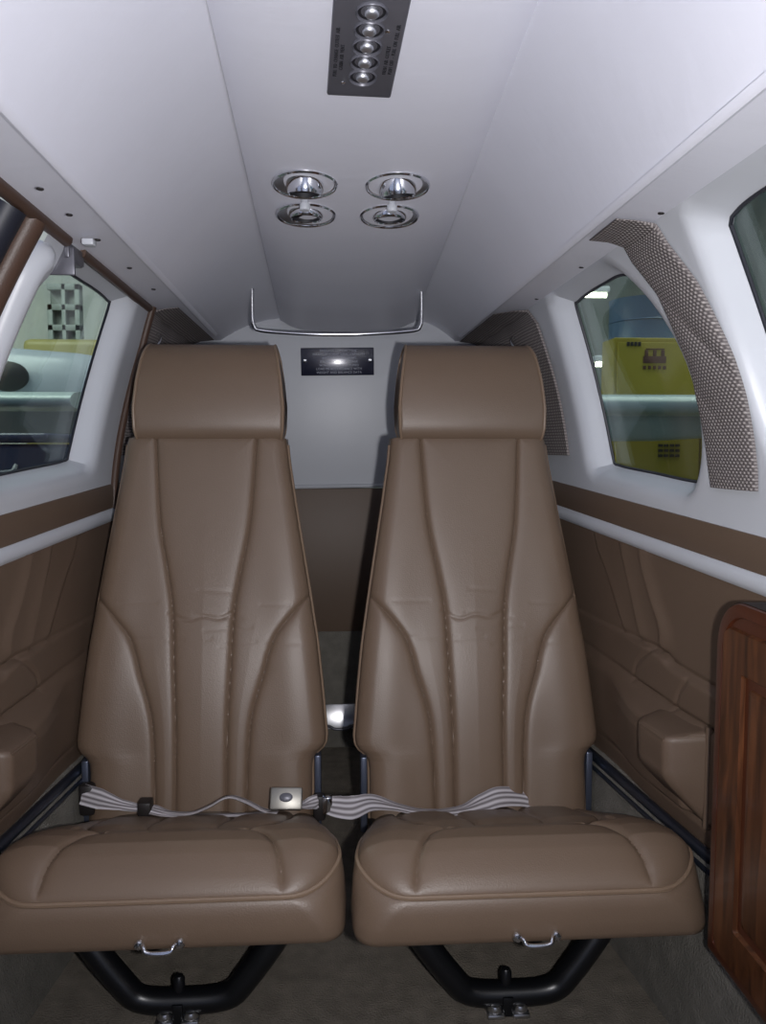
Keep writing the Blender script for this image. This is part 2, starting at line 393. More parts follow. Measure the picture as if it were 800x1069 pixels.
# rear bulkhead
def bh(z0, z1, Y, x=.44, n=16): return rbox(-x, x, Y, Y+.02, z0, z1, .002)
wb = struct('wall_back', bh(-.116, .50, AFT), M['white'])
struct('bulkhead_panel', bh(-.52, -.118, AFT-.001), M['panel'], wb)
struct('bulkhead_carpet', bh(-H, -.518, AFT-.003), M['carpet'], wb)
struct('bulkhead_lip', tube([(-.4, AFT-.006, -.118), (.4, AFT-.006, -.106)], .0055, 8), M['trim'], wb)

# ------------------------------------------------------------------ side panels with arm rests
def side_panel(s, label):
    t = thing('side_panel', label, 'wall panel', (s*.5, 1.2, -.57))
    Y0, Y1 = -.3, (1.695 if s < 0 else 2.28)
    def strip(za, zc, off, nz, name, m, bul=0.0):
        P = []
        for i in range(60):
            Y = Y0+(Y1-Y0)*i/59; row = []
            for k in range(nz+1):
                f = k/nz; z = za(Y)+(zc(Y)-za(Y))*f
                row.append((s*(W(Y)-off-bul*math.sin(math.pi*f)**.6), Y, z))
            P.append([(s*(W(Y)+.004), Y, za(Y))]+row+[(s*(W(Y)+.004), Y, zc(Y))])
        return mk(name, grid(P), m, t)
    strip(lambda Y: zb(Y)+.002, lambda Y: ztr(Y)+.012, .004, 4, 'upper_band', M['panel'], .003)
    strip(lambda Y: ztr(Y)+.0125, lambda Y: ztr(Y)-.0125, .006, 6, 'trim_strip', M['trim'], .006)
    # quilted lower panel as a height field in (Y, z)
    Ys = np.concatenate([np.linspace(Y0, 1.0, 40), np.linspace(1.004, min(1.72, Y1), 190), np.linspace(min(1.72, Y1)+.01, Y1, 16)[(0 if Y1 > 1.75 else 15):]])
    Zf = np.linspace(0, 1, 170)
    YY, FF = np.meshgrid(Ys, Zf, indexing='ij')
    ZZ = (ztr(YY)-.0115)*(1-FF)+(-.568)*FF
    h = np.zeros_like(YY)
    def pleat(pl):      # soft overlap: sharp on the aft side, easing forwards
        nonlocal h
        pl = sm2(pl); d = seg_dist(YY, ZZ, pl)
        py = np.interp(-ZZ, [-p[1] for p in pl], [p[0] for p in pl]); side = YY-py
        inz = 1/(1+np.exp(-(ZZ+.318)/.004))
        h += inz*np.where(side < 0, .009*np.exp(-(side/.024)**2), .0)
        h -= inz*.002*np.exp(-(d/.003)**2)
    pleat([(1.530, -.10), (1.515, -.175), (1.46, -.235), (1.383, -.325)])
    pleat([(1.425, -.10), (1.413, -.175), (1.375, -.24), (1.322, -.325)])
    pleat([(1.345, -.10), (1.338, -.18), (1.30, -.24), (1.262, -.285), (1.26, -.325)])
    def groove(pl, dep, wd):
        nonlocal h
        h -= dep*np.exp(-(seg_dist(YY, ZZ, sm2(pl))/wd)**2)
    ledge = [(-.4, -.345), (.9, -.343), (1.13, -.338), (1.22, -.333), (1.28, -.322), (1.62, -.318), (2.3, -.305)]
    lz = np.interp(YY, [p[0] for p in ledge], [p[1] for p in ledge])
    below = 1/(1+np.exp((ZZ-lz)/.002))
    h += below*.010
    groove(ledge, .007, .005)
    groove([(1.28, -.325), (1.33, -.36), (1.34, -.39)], .004, .004)
    groove([(1.17, -.345), (1.19, -.37), (1.20, -.40)], .003, .004)
    shelf = [(-.4, -.40), (1.0, -.397), (1.26, -.392), (1.53, -.379), (1.8, -.365), (2.3, -.35)]
    sz = np.interp(YY, [p[0] for p in shelf], [p[1] for p in shelf])
    arm = np.clip((sz-ZZ)/.03, 0, 1); arm = arm*arm*(3-2*arm)
    bot = np.clip((ZZ+.532)/.006, 0, 1)
    taper = np.clip((ZZ+.56)/(.16), .15, 1)
    h += arm*bot*.034*np.clip(taper+.25, 0, 1)*np.clip((YY-1.125)/.02, 0, 1)
    groove([(a, b+.001) for a, b in shelf], .006, .004)
    groove([(-.4, -.535), (1.14, -.535), (1.5, -.524), (2.3, -.50)], .006, .005)
    tp = np.clip((YY-1.24)/.22, 0, 1); h *= 1-.85*tp*tp*(3-2*tp)
    h *= np.clip((YY-.975)/.03, 0, 1)
    h -= np.clip((-.535-ZZ)/.035, 0, 1)*.006
    Wy = np.minimum(.555, .53-(YY-1.02)*.106)
    P = np.stack([s*(Wy-.004-h), YY, ZZ], -1)
    mk('quilted_panel', grid(P), M['panel'], t)
    # arm rest block
    a = []
    for i in range(25):
        Y = 1.105+.125*i/24; e = 1.0
        dE = min((Y-1.105)/.014, (1.23-Y)/.05); e = math.sqrt(max(0, 1-(1-min(1, dE))**2))
        x0 = W(Y)-.005; prot = .010+.058*e
        prof = [(x0, -.399), (x0-prot*.5, -.404), (x0-prot+.012, -.408), (x0-prot+.003, -.412), (x0-prot, -.420), (x0-prot+.001, -.448), (x0-prot+.005, -.472), (x0-prot*.45, -.508), (x0, -.540)]
        pr = smooth_path([(px, Y, pz) for px, pz in prof], 5)
        a.append([(s*p.x, p.y, p.z) for p in pr])
    ar = mk('armrest', grid(a), M['panel'], t, sharp=50)
    mk('armrest_bead', tube(smooth_path([(s*(W(1.106)-.012), 1.106, z) for z in (-.392, -.42, -.47, -.51, -.538)], 5), .006, 10), M['panel'], ar)
    mk('armrest_seam', tube(smooth_path([(s*(W(Y)-.005-.066), Y, -.4135) for Y in (1.118, 1.135, 1.155, 1.175, 1.19)], 6), .0022, 8), M['panel'], ar)
    mk('lower_rail', cat(tube([(s*(W(Y)-.016), Y, -.573) for Y in (Y0, .6, 1.0, 1.4, min(Y1, 1.9))], .009, 10), tube([(s*(W(Y)-.024), Y, -.588) for Y in (Y0, .6, 1.0, 1.4, min(Y1, 1.9))], .004, 8)), M['rail'], t)
    return t
side_panel(-1, 'brown quilted left side panel with armrest below the door window')
side_panel(1, 'brown quilted right side panel with armrest behind the wooden cabinet')
# fixed brown panel behind the door on the left
struct('trim_9', grid([[(-(W(Y)+.002), Y, z) for z in (zb(Y)+.002, -.25, -.40, -.572)] for Y in (1.702, 2.0, 2.29)]), M['panel'])

# ------------------------------------------------------------------ woven fabric inlays of the wall panels
def strip_geo(s, rowf, nr, nc, off, fold, ku, kv):
    V, Fc, uv = [], [], []
    for layer in (0, 1):
        for i in range(nr+1):
            (ya, za), (yb, zb_) = rowf(i/nr)
            for j in range(nc+1):
                f = j/nc; Y = ya+(yb-ya)*f; z = za+(zb_-za)*f
                fo = off+(fold(i/nr, f) if layer == 0 else -.001)
                ztp = zt(s, Y)
                if z > ztp:      # carried on across the header strip
                    g_ = z-ztp; k2 = max(.25, 1-g_/.03); p = Vector((s*(XT-g_), Y, ztp+g_*.11-(fo*k2+.002)))
                else:
                    k_ = max(0, min(1, (ztp-z)/.03)); p = Vector(wpt(s, Y, z, -fo*(.4+.6*k_))); p.z -= fo*(1-k_)
                V.append(tuple(p)); uv.append((f*ku, i/nr*kv))
    n = (nr+1)*(nc+1); w = nc+1
    for L in (0, n):
        for i in range(nr):
            for j in range(nc): Fc.append((L+i*w+j, L+i*w+j+1, L+(i+1)*w+j+1, L+(i+1)*w+j))
    rim = [j for j in range(w)]+[i*w+nc for i in range(1, nr+1)]+[nr*w+j for j in range(nc-1, -1, -1)]+[i*w for i in range(nr-1, 0, -1)]
    for a, b in zip(rim, rim[1:]+rim[:1]): Fc.append((a, b, n+b, n+a))
    return (V, Fc), uv
NG = [0, .07, .32, .435, .67, .80, 1]; NN = [1.022, 1.016, 1.0, .998, 1.008, 1.03, 1.04]; NF = [1.125, 1.125, 1.113, 1.104, 1.112, 1.14, 1.148]
def pillar_row(f):
    g = 1-f
    z = -.058+(.326+.058)*g
    near = np.interp(g, NG, NN)
    far = np.interp(g, NG, NF)
    return (near, z), (far, z)
def fold1(f, c):
    e = max(0, math.sin(math.pi*c))**.4
    w = math.exp(-((f-.52)/.2)**2)
    return .003+.005*e+.006*e*w*abs(math.sin(math.pi*(c+3.0*f)*1.05))**.6
g, uv = strip_geo(1, pillar_row, 90, 40, .003, fold1, 14, 92)
tag(mk('fabric_inlay', g, M['weave'], origin=(.50, 1.10, -.055), uv=uv), 'gathered grey woven curtain strip on the right window pillar', 'inlay', )
def aft_rowR(f):
    g = 1-f; z = -.020+(.288+.020)*g
    z = -.020+(.33+.020)*g
    near = np.interp(g, [0, .4, .75, .9, 1], [1.64, 1.645, 1.66, 1.72, 1.80]); return (near, z), (2.27, z)
g, uv = strip_geo(1, aft_rowR, 40, 40, .003, lambda f, c: .004+.004*abs(math.sin(9*c)), 78, 60)
tag(mk('fabric_inlay', g, M['weave'], origin=(.43, 2.0, -.03), uv=uv), 'grey woven curtain panel on the right wall behind the right headrest', 'inlay')
def aft_rowL(f):
    g = 1-f; z = -.020+(.335+.020)*g
    return (1.722+.060*min(1, max(0, (z+.1)/.30)), z), (2.27, z)
g, uv = strip_geo(-1, aft_rowL, 40, 40, .003, lambda f, c: .004+.004*abs(math.sin(9*c)), 78, 60)
tag(mk('fabric_inlay', g, M['weave'], origin=(-.43, 2.0, -.03), uv=uv), 'grey woven curtain panel on the left wall between door seal and left headrest', 'inlay')

# ------------------------------------------------------------------ passenger seats
SX, SO = -.248, (-.248, 1.25, -H)
def build_seat():
    t = thing('passenger_seat', 'left tan leather passenger seat, beside the cabin door', 'seat', SO, 'rear passenger seats')
    rec = .22; nrm = Vector((0, -1, rec)).normalized()
    def backY(z): return 1.45+rec*(z+.63)
    # ---- backrest
    hz = [-.70, -.575, -.560, -.550, -.542, -.533, -.520, -.436, -.362, -.28, -.21, -.106, -.03, 0.01]
    hw = [.193, .194, .196, .202, .212, .2175, .219, .2115, .2035, .191, .1795, .1625, .151, .147]
    zs = np.concatenate([np.linspace(-.70, -.58, 40), np.linspace(-.577, -.515, 40), np.linspace(-.512, .012, 270)])
    A = np.linspace(-1, 1, 281); A = np.sign(A)*(1-(1-np.abs(A))**1.25)
    ZZ, AA = np.meshgrid(zs, A, indexing='ij'); HW = np.interp(ZZ, hz, hw); XX = AA*HW
    e = np.abs(AA)
    edge = HW*(1-e)                                    # metres from the outline
    h = .020*np.sqrt(np.clip(1-(1-np.clip(edge/.030, 0, 1))**2, 0, 1)) - .006
    seams = []
    for sg in (-1, 1):
        seams.append(sm2([(sg*x, z) for x, z in ((.094, .02), (.092, 0), (.082, -.14), (.065, -.236), (.055, -.30), (.050, -.40), (.045, -.52), (.044, -.72))]))
        seams.append(sm2([(sg*x, z) for x, z in ((.205, -.27), (.182, -.285), (.135, -.338), (.118, -.375), (.109, -.41), (.087, -.49), (.080, -.60), (.079, -.72))]))
    dmin = np.full(XX.shape, 9.0)
    for pl in seams: dmin = np.minimum(dmin, seg_dist(XX, ZZ, pl))
    dmin = np.minimum(dmin, np.abs(ZZ-.012)+.002)
    h += .0034*(1-np.exp(-dmin/.014)) + .0056*(1-np.exp(-dmin/.0031))
    # lumbar swell, side bolsters and a few soft wrinkles at mid height
    h += .012*np.exp(-((ZZ+.42)/.2)**2)*(1-.5*e) + .006*np.exp(-((e-.78)/.2)**2)*np.clip((-.1-ZZ)/.3, 0, 1)
    cr = [(-.06, -.305), (-.03, -.318), (0, -.312), (.03, -.316), (.055, -.303)]
    h -= .0011*np.exp(-(seg_dist(XX, ZZ, sm2(cr))/.0035)**2)
    rng = np.random.default_rng(3)
    for k in range(9):
        zc = rng.uniform(-.36, -.26); xc = rng.uniform(-.15, .15); L = rng.uniform(.02, .05)
        h -= .00035*np.exp(-(seg_dist(XX, ZZ, [(xc-L, zc+rng.uniform(-.01, .01)), (xc+L, zc)])/.004)**2)
    Pf = np.stack([XX+SX, 1.45+rec*(ZZ+.63)+nrm.y*h, ZZ+nrm.z*h], -1)
    # wrap: side walls and rear shell
    def ringrow(i):
        z = zs[i]; w = HW[i, 0]; Y = backY(z); out = []
        for dx, dy in ((.0, .012), (.001, .035), (-.004, .055), (-.02, .068)): out.append((w+dx, Y+dy, z))
        return out
    P = []
    for i in range(len(zs)):
        sd = ringrow(i); row = [(SX-x, y, z) for x, y, z in reversed(sd)]+[tuple(p) for p in Pf[i]]+[(SX+x, y, z) for x, y, z in sd]
        P.append(row)
    back = mk('backrest', cat(grid(P, False, True), ), M['leather'], t)
    pp = [[], []]
    for k, sg in enumerate((-1, 1)):
        for z in list(np.linspace(-.66, -.58, 5))+list(np.linspace(-.572, -.51, 16))+list(np.linspace(-.49, .0, 18)):
            w = float(np.interp(z, hz, hw)); pp[k].append((SX+sg*(w+.0005), backY(z)+.003, z))
        mk('piping', tube(smooth_path(pp[k], 4), .0036, 8), M['piping'], back)
    mk('back_shell', grid([[(SX+a*float(np.interp(z, hz, hw))*.93, backY(z)+.068+.012*(1-a*a), z) for a in np.linspace(-1, 1, 13)] for z in np.linspace(-.69, .0, 20)]), M['dark'], t)
    # ---- headrest: rounded roll across the seat
    HC = SX+.005
    prof = [(.050, .016), (.030, .008), (.005, .004), (-.016, .010), (-.031, .030), (-.038, .062), (-.040, .100), (-.037, .138), (-.027, .168), (-.010, .186), (.015, .194), (.045, .192), (.068, .178), (.076, .14), (.074, .06), (.066, .025)]
    pr = smooth_path([(a, b, 0) for a, b in prof], 5, True)
    def hhw(z): return float(np.interp(z, [0, .03, .07, .12, .17, .195], [.1345, .139, .140, .1355, .128, .1215]))
    rows = []
    xs = [-1.0, -.995, -.985, -.965]+list(np.linspace(-.93, .93, 31))+[.965, .985, .995, 1.0]
    cy_ = sum(p.x for p in pr)/len(pr); cz_ = sum(p.y for p in pr)/len(pr)
    for a in xs:
        ins = 1-.16*max(0, (abs(a)-.955)/.045)**2.2
        bul = 1+.045*(1-a*a)
        row = []
        for p in pr:
            dy = cy_+(p.x-cy_)*ins*bul; dz = cz_+(p.y-cz_)*ins
            row.append((HC+a*hhw(p.y), backY(dz)+dy, dz))
        rows.append(row)
    g = grid(rows, False, True); n = len(pr); m_ = len(xs)
    g[1].append(tuple(range(n))); g[1].append(tuple(range((m_-1)*n, m_*n)))
    hr = mk('headrest', g, M['leather'], t, sharp=50)
    for sg in (-1, 1):
        path = []
        for p in pr:
            dy = cy_+(p.x-cy_)*.99; dz = cz_+(p.y-cz_)*.985
            path.append((HC+sg*(hhw(p.y)*.975), backY(dz)+dy, dz))
        mk('piping', tube(path, .003, 8, closed=True), M['piping'], hr)
    # ---- cushion
    CC = SX+.006
    y0, y1, hwc, r, r2 = 1.052, 1.475, .2350, .075, .028
    yy = np.concatenate([y0+.03*np.linspace(0, 1, 26)**2, np.linspace(y0+.032, y0+.20, 80), np.linspace(y0+.204, y1, 60)])
    A = np.linspace(-1, 1, 181); A = np.sign(A)*(1-(1-np.abs(A))**1.2)
    YY, AA = np.meshgrid(yy, A, indexing='ij')
    q = np.clip(r-(YY-y0), 0, r); HWc = (hwc-(r-np.sqrt(r*r-q*q)))*(1-.17*np.clip((YY-1.10)/.35, 0, 1)); XX = AA*HWc
    zP = lambda y: np.interp(y, [1.05, 1.058, 1.07, 1.09, 1.11, 1.14, 1.17, 1.22, 1.30, 1.40, 1.48], [-.590, -.587, -.581, -.572, -.566, -.567, -.573, -.590, -.622, -.658, -.685])
    out_ = [(-float(HWc[i, -1]), yy[i]) for i in range(len(yy)-1, -1, -1)]+[(float(HWc[i, -1]), yy[i]) for i in range(len(yy))]
    dO = seg_dist(XX, YY, out_[::2] if len(out_) % 2 else out_)
    h = zP(YY)+.0285*np.sqrt(np.clip(1-(1-np.clip(dO/.062, 0, 1))**2, 0, 1))
    roll = sm2([(-.158, 1.046), (-.155, 1.075), (-.145, 1.105), (-.128, 1.140), (-.105, 1.160), (-.075, 1.170), (0, 1.173), (.075, 1.170), (.105, 1.160), (.128, 1.140), (.145, 1.105), (.155, 1.075), (.158, 1.046)])
    cs = [roll]
    for sg in (-1, 1):
        cs.append(sm2([(sg*.10, 1.160), (sg*.125, 1.20), (sg*.150, 1.27), (sg*.158, 1.48)]))
        cs.append(sm2([(sg*.045, 1.173), (sg*.055, 1.25), (sg*.06, 1.48)]))
    d1 = np.full(XX.shape, 9.0)
    for pl in cs: d1 = np.minimum(d1, seg_dist(XX, YY, pl))
    h += (.006*(1-np.exp(-d1/.014)) + .005*(1-np.exp(-d1/.0028)) - .0095)*np.clip(dO/.012, 0, 1)
    rear = np.clip((YY-1.165)/.02, 0, 1)*(np.abs(XX) < .15)
    h -= .005*rear*np.exp(-((YY-1.19)/.03)**2)
    top = np.stack([XX+CC, YY, h], -1)
    # border: follow the outline of the top and drop to the base with a soft bulge
    iL = [(len(yy)-1-i, 0) for i in range(len(yy))]; iF = [(0, j) for j in range(1, len(A)-1)]; iR = [(i, len(A)-1) for i in range(len(yy))]
    ring = [tuple(top[a, b]) for a, b in iL+iF+iR]
    ctr = Vector((CC, 1.26)); bord = []
    RN = len(ring)
    for i, p in enumerate(ring):
        a_ = Vector(ring[max(0, i-1)]); b_ = Vector(ring[min(RN-1, i+1)]); tt = Vector((b_.x-a_.x, b_.y-a_.y)); nn = Vector((-tt.y, tt.x))
        if nn.length < 1e-9: nn = Vector((0, -1))
        nn.normalize()
        if nn.dot(Vector((p[0], p[1]))-ctr) < 0: nn = -nn
        zbm = -.655-.08*max(0, (p[1]-1.10))
        q2 = max(0, min(r2, r2-(p[1]-y0))); h2 = hwc-(r2-math.sqrt(max(0, r2*r2-q2*q2)))
        q1 = max(0, min(r, r-(p[1]-y0))); h1 = hwc-(r-math.sqrt(max(0, r*r-q1*q1))); kx = h2/h1
        col = []
        for f, o in ((0, 0), (.04, .002), (.12, .005), (.3, .007), (.55, .008), (.8, .007), (.93, .004), (1.0, -.003), (1.02, -.02)):
            kk = 1+(kx-1)*min(1, f/.75)**.7
            col.append((CC+(p[0]-CC)*kk+nn.x*o, p[1]+nn.y*o, p[2]+(zbm-p[2])*f))
        bord.append(col)
    cu = mk('cushion', grid(top), M['leather'], t)
    mk('border', grid(bord), M['leather'], cu, sharp=60)
    pth = ring[20:-20:3]
    mk('piping', tube([(x, y, z+.0005) for x, y, z in pth], .0040, 8), M['piping'], cu)
    mk('seat_pan', rbox(CC-.20, CC+.20, 1.16, 1.44, -.672, -.652, .006), M['dark'], t)
    # ---- floor frame: bent tube, centre stud and two clamps
    fr_ = smooth_path([(SX-.175, 1.22, -.672), (SX-.142, 1.205, -.728), (SX-.092, 1.20, -.795), (SX-.062, 1.20, -.822), (SX, 1.20, -.827), (SX+.062, 1.20, -.822), (SX+.092, 1.20, -.795), (SX+.142, 1.205, -.728), (SX+.175, 1.22, -.672)], 10)
    fr_ = [p+Vector((.008, 0, 0)) for p in fr_]
    mk('frame_tube', tube(fr_, .0195, 16), M['black'], t)
    mk('frame_stud', lathe([(0, .026), (.006, .025), (.009, .020), (.009, 0)], (SX, 1.20, -.812), (0, 0, 1), 16), M['black'], t)
    mk('frame_foot', rbox(SX-.008, SX+.008, 1.178, 1.21, -H, -.82, .002), M['black'], t)
    for sg in (-1, 1):
        x = SX+sg*.019
        cl = cat(lathe([(0, .016), (.007, .015), (.011, .010), (.012, 0)], (x, 1.188, -.846), (0, -.3, 1), 16), rbox(x-.013, x+.013, 1.172, 1.21, -H, -.842, .003))
        mk('floor_clamp', cl, M['steel'], t)
    # rear legs (mostly hidden under the cushion)
    rl = smooth_path([(SX-.19, 1.44, -.69), (SX-.15, 1.46, -.76), (SX-.06, 1.46, -.822), (SX, 1.46, -.827), (SX+.06, 1.46, -.822), (SX+.15, 1.46, -.76), (SX+.19, 1.44, -.69)], 8)
    mk('frame_tube', cat(tube(rl, .0165, 14), rbox(SX-.02, SX+.02, 1.44, 1.48, -H, -.835, .003)), M['black'], t)
    # ---- recline hinges and the chrome release handle under the front edge
    for sg in (-1, 1):
        mk('hinge_bracket', rbox(SX+sg*.204-.006, SX+sg*.204+.006, 1.452, 1.486, -.69, -.552, .003), M['bracket'], t)
    hx = SX+.006
    hd = smooth_path([(hx-.023, 1.046, -.6405), (hx-.019, 1.036, -.641), (hx-.013, 1.032, -.6465), (hx+.013, 1.032, -.6465), (hx+.019, 1.036, -.641), (hx+.023, 1.046, -.6405)], 6)
    rh = mk('release_handle', tube(hd, .0032, 10), M['chrome'], t)
    for sg in (-1, 1):
        mk('screw', lathe([(0, .006), (.005, .005), (.007, .002), (.007, 0)], (hx+sg*.026, 1.043, -.6405), (0, -1, 0), 14), M['chrome'], rh)
    return t
seat = build_seat()
dup(seat, (.242, SO[1]-.014, SO[2]), 'right tan leather passenger seat, nearer the wooden cabinet')

# ------------------------------------------------------------------ seat belts
def ribbon(name, pts, parent, m, thick=.0014):
    """pts: (px, py, Y, halfwidth, (direction of width))"""
    cen = [at(p[0], p[1], p[2]) for p in pts]
    cp = smooth_path(cen, 8); n = len(cp); k = len(pts)
    V, Fc, uv = [], [], []; NW = 8
    L = 0
    for i, c in enumerate(cp):
        f = i/(n-1)*(k-1); a = min(int(f), k-2); g = f-a
        hwid = pts[a][3]*(1-g)+pts[a+1][3]*g
        d = (Vector(pts[a][4]).normalized()*(1-g)+Vector(pts[a+1][4]).normalized()*g).normalized()
        tn = (cp[min(n-1, i+1)]-cp[max(0, i-1)]).normalized(); d = (d-tn*d.dot(tn)).normalized(); nn = tn.cross(d)
        if i: L += (cp[i]-cp[i-1]).length
        for lay in (0, 1):
            for j in range(NW+1):
                w = (j/NW*2-1); p = c+d*hwid*w+nn*(thick*(lay-.5)+.0015*math.cos(w*math.pi*1.5))
                V.append(tuple(p)); uv.append((L*40, j/NW))
    R = 2*(NW+1)
    for i in range(n-1):
        for j in range(NW):
            a = i*R+j; Fc.append((a, a+1, a+R+1, a+R)); b = a+NW+1; Fc.append((b, b+R, b+R+1, b+1))
        for j in (0, NW):
            a = i*R+j; Fc.append((a, a+R, a+R+NW+1, a+NW+1))
    return mk(name, (V, Fc), m, parent, uv=uv)
o = at(200, 846, 1.41)
belt = thing('seat_belt', 'silver grey seat belt with square metal buckle lying on the left seat', 'seat belt', (o.x, o.y, o.z-.01), 'lap belts')
lay, stand, mid = (0, 1, -.30), (.1, .35, .9), (0, 1, .15)
ribbon('webbing', [(86, 829, 1.42, .017, stand), (104, 834, 1.41, .017, (.15, .3, 1)), (126, 840, 1.40, .009, (.1, .5, .8)), (148, 844, 1.39, .008, mid), (160, 844, 1.385, .010, mid), (176, 848, 1.38, .015, lay), (198, 849, 1.375, .018, lay), (218, 842, 1.375, .018, lay), (238, 832, 1.38, .018, (0, 1, -.33)), (256, 836, 1.385, .018, lay), (272, 844, 1.385, .018, lay), (284, 848, 1.385, .018, lay)], belt, M['webbing'])
ribbon('webbing', [(158, 846, 1.375, .010, mid), (180, 851, 1.37, .014, lay), (220, 851, 1.37, .016, lay), (260, 850, 1.37, .016, lay), (290, 848, 1.37, .016, lay)], belt, M['webbing'])
ribbon('webbing', [(310, 843, 1.385, .015, lay), (322, 840, 1.40, .013, mid), (332, 836, 1.415, .011, stand)], belt, M['webbing'])
p = at(152, 843, 1.384); mk('slider', rbox(p.x-.011, p.x+.011, p.y-.014, p.y+.014, p.z-.011, p.z+.013, .003), M['dark'], belt)
p = at(299, 834, 1.375)
bk = mk('buckle', xform(rbox(-.027, .027, -.009, .009, -.018, .018, .003), Matrix.Translation(p) @ Matrix.Rotation(-.5, 4, 'X') @ Matrix.Rotation(.03, 4, 'Y')), M['buckle'], belt)
mk('buckle_emblem', xform(lathe([(0, .0012), (.008, .001), (.0095, 0)], (0, -.009, .002), (0, -1, 0), 20), Matrix.Translation(p) @ Matrix.Rotation(-.5, 4, 'X') @ Matrix.Diagonal((1.2, 1, .8, 1))), M['gunmetal'], bk)
p = at(93, 830, 1.43); mk('belt_anchor', rbox(p.x-.016, p.x+.012, p.y-.012, p.y+.012, p.z-.035, p.z+.022, .008), M['dark'], belt)
p = at(334, 838, 1.43); mk('belt_anchor', rbox(p.x-.012, p.x+.010, p.y-.012, p.y+.012, p.z-.03, p.z+.016, .006), M['dark'], belt)
o = at(460, 846, 1.41)
belt2 = thing('seat_belt', 'silver grey seat belt draped from the seat gap across the right seat', 'seat belt', (o.x, o.y, o.z-.01), 'lap belts')
ribbon('webbing', [(340, 840, 1.42, .014, stand), (352, 842, 1.41, .018, (0, .6, .8)), (368, 843, 1.40, .020, (0, .6, .8)), (388, 838, 1.395, .019, (0, .9, .35)), (412, 842, 1.385, .018, (0, 1, -.05)), (436, 847, 1.375, .018, (0, 1, -.15)), (462, 848, 1.37, .018, (0, 1, -.15)), (486, 845, 1.375, .018, (0, 1, 0)), (505, 838, 1.385, .019, (0, .9, .4)), (522, 832, 1.395, .019, (0, .8, .6)), (542, 832, 1.41, .017, (0, .7, .7)), (562, 836, 1.42, .013, stand), (584, 840, 1.43, .010, stand)], belt2, M['webbing'])
p = at(585, 839, 1.43); mk('belt_anchor', rbox(p.x-.014, p.x+.014, p.y-.01, p.y+.01, p.z-.02, p.z+.012, .004), M['dark'], belt2)
p = at(342, 839, 1.42); mk('belt_clip', rbox(p.x-.009, p.x+.009, p.y-.008, p.y+.008, p.z-.018, p.z+.014, .003), M['chrome'], belt2)

# ------------------------------------------------------------------ overhead switch panel
sl = math.atan(-.109)
def ductframe(x, Y, off=0.0):
    """matrix: local x = cabin x, local y = aft along the duct, local -z = away from the duct"""
    zc = zd(Y)-.034-off
    return Matrix.Translation((x, Y, zc)) @ Matrix.Rotation(sl, 4, 'X')
PM = ductframe(.023, .955) @ Matrix.Rotation(.04, 4, 'Z')
o = PM @ Vector((0, 0, 0))
sw = thing('switch_panel', 'dark metal overhead switch panel with five round chrome knobs', 'switch panel', tuple(o))
mk('face_plate', xform(rbox(-.0395, .0395, -.12, .112, -.004, .002, .0035, 3), PM), M['gunmetal'], sw)
for k in range(5):
    yk = -.057+.0305*k
    b = mk('knob', xform(lathe([(.0170, 0), (.0170, -.003), (.0162, -.0042), (.0152, -.003), (.0145, -.0005)], (0.001, yk, -.003), (0, 0, 1), 28), PM), M['gunmetal'], sw)
    mk('knob_recess', xform(lathe([(.0150, -.0012), (.008, -.0008), (0, -.0008)], (0.001, yk, -.003), (0, 0, 1), 28), PM), M['ink'], b)
    mk('knob_cap', xform(lathe([(.0086, -.001), (.0084, -.001), (.0082, -.001), (.0078, -.004), (.006, -.0062), (.003, -.0072), (0, -.0075)], (0.001, yk, -.003), (0, 0, 1), 28), PM), M['bowl'], b)
for (lx, ly) in ((-.021, .080), (.021, -.025)):
    mk('screw', xform(lathe([(.003, 0), (.0026, -.0015), (0, -.002)], (lx, ly, -.0035), (0, 0, 1), 12), PM), M['chrome'], sw)
FL = Matrix.Rotation(math.pi, 4, 'X')
txt = []
for lx, ly, s_ in ((-.032, .02, 'PULL  TO  CHANGE  OUTLET  AIR'), (-.0255, .028, 'CABIN  AIR  VENT'), (.0255, .03, 'FRESH  AIR  OUTLET'), (.032, .01, 'PUSH  OFF  -  PULL  ON  FULL  AIR')):
    txt.append(xform(text_geo(s_, .0062, Matrix.Identity(4)), PM @ Matrix.Translation((lx, ly, -.0043)) @ FL @ Matrix.Rotation(math.pi/2*(1 if lx < 0 else 1), 4, 'Z')))
for g_ in txt: mk('lettering', g_, M['ink'], sw, sharp=180)
# ------------------------------------------------------------------ eyeball fixtures and knobs in the duct
def eyeball(x, Y, tilt, rot, drop, label):
    mt = ductframe(x, Y, -.001)
    t = thing('air_vent', label, 'air vent', tuple(mt @ Vector((0, 0, 0))), 'overhead eyeball vents')
    mk('bezel', xform(lathe([(.051, .0), (.051, -.002), (.049, -.0045), (.048, -.004), (.0465, -.001), (.046, .001)], (0, 0, 0), (0, 0, 1), 40), mt), M['chrome'], t)
    mk('bowl', xform(lathe([(.0465, -.0015), (.042, .0005), (.035, .003), (.028, .004), (0, .005)], (0, 0, 0), (0, 0, 1), 40), mt), M['bowl'], t)
    m2 = mt @ Matrix.Rotation(rot, 4, 'Z') @ Matrix.Rotation(tilt, 4, 'X')
    bl = mk('barrel', xform(lathe([(.029, .012), (.029, -drop*.5), (.0275, -drop*.8), (.0265, -drop), (.0245, -drop-.0005), (.0235, -drop+.001)], (0, 0, 0), (0, 0, 1), 36), m2), M['chrome'], t)
    mk('mouth', xform(lathe([(.0238, -drop+.001), (.022, -drop+.007), (0, -drop+.008)], (0, 0, 0), (0, 0, 1), 30), m2), M['ink'], bl)
    return t
eyeball(-.056, 1.333, .20, .10, .016, 'front left chrome eyeball vent in the duct, beside the left white knob')
eyeball(.088, 1.333, .25, -.35, .016, 'front right chrome eyeball vent in the duct, beside the right white knob')
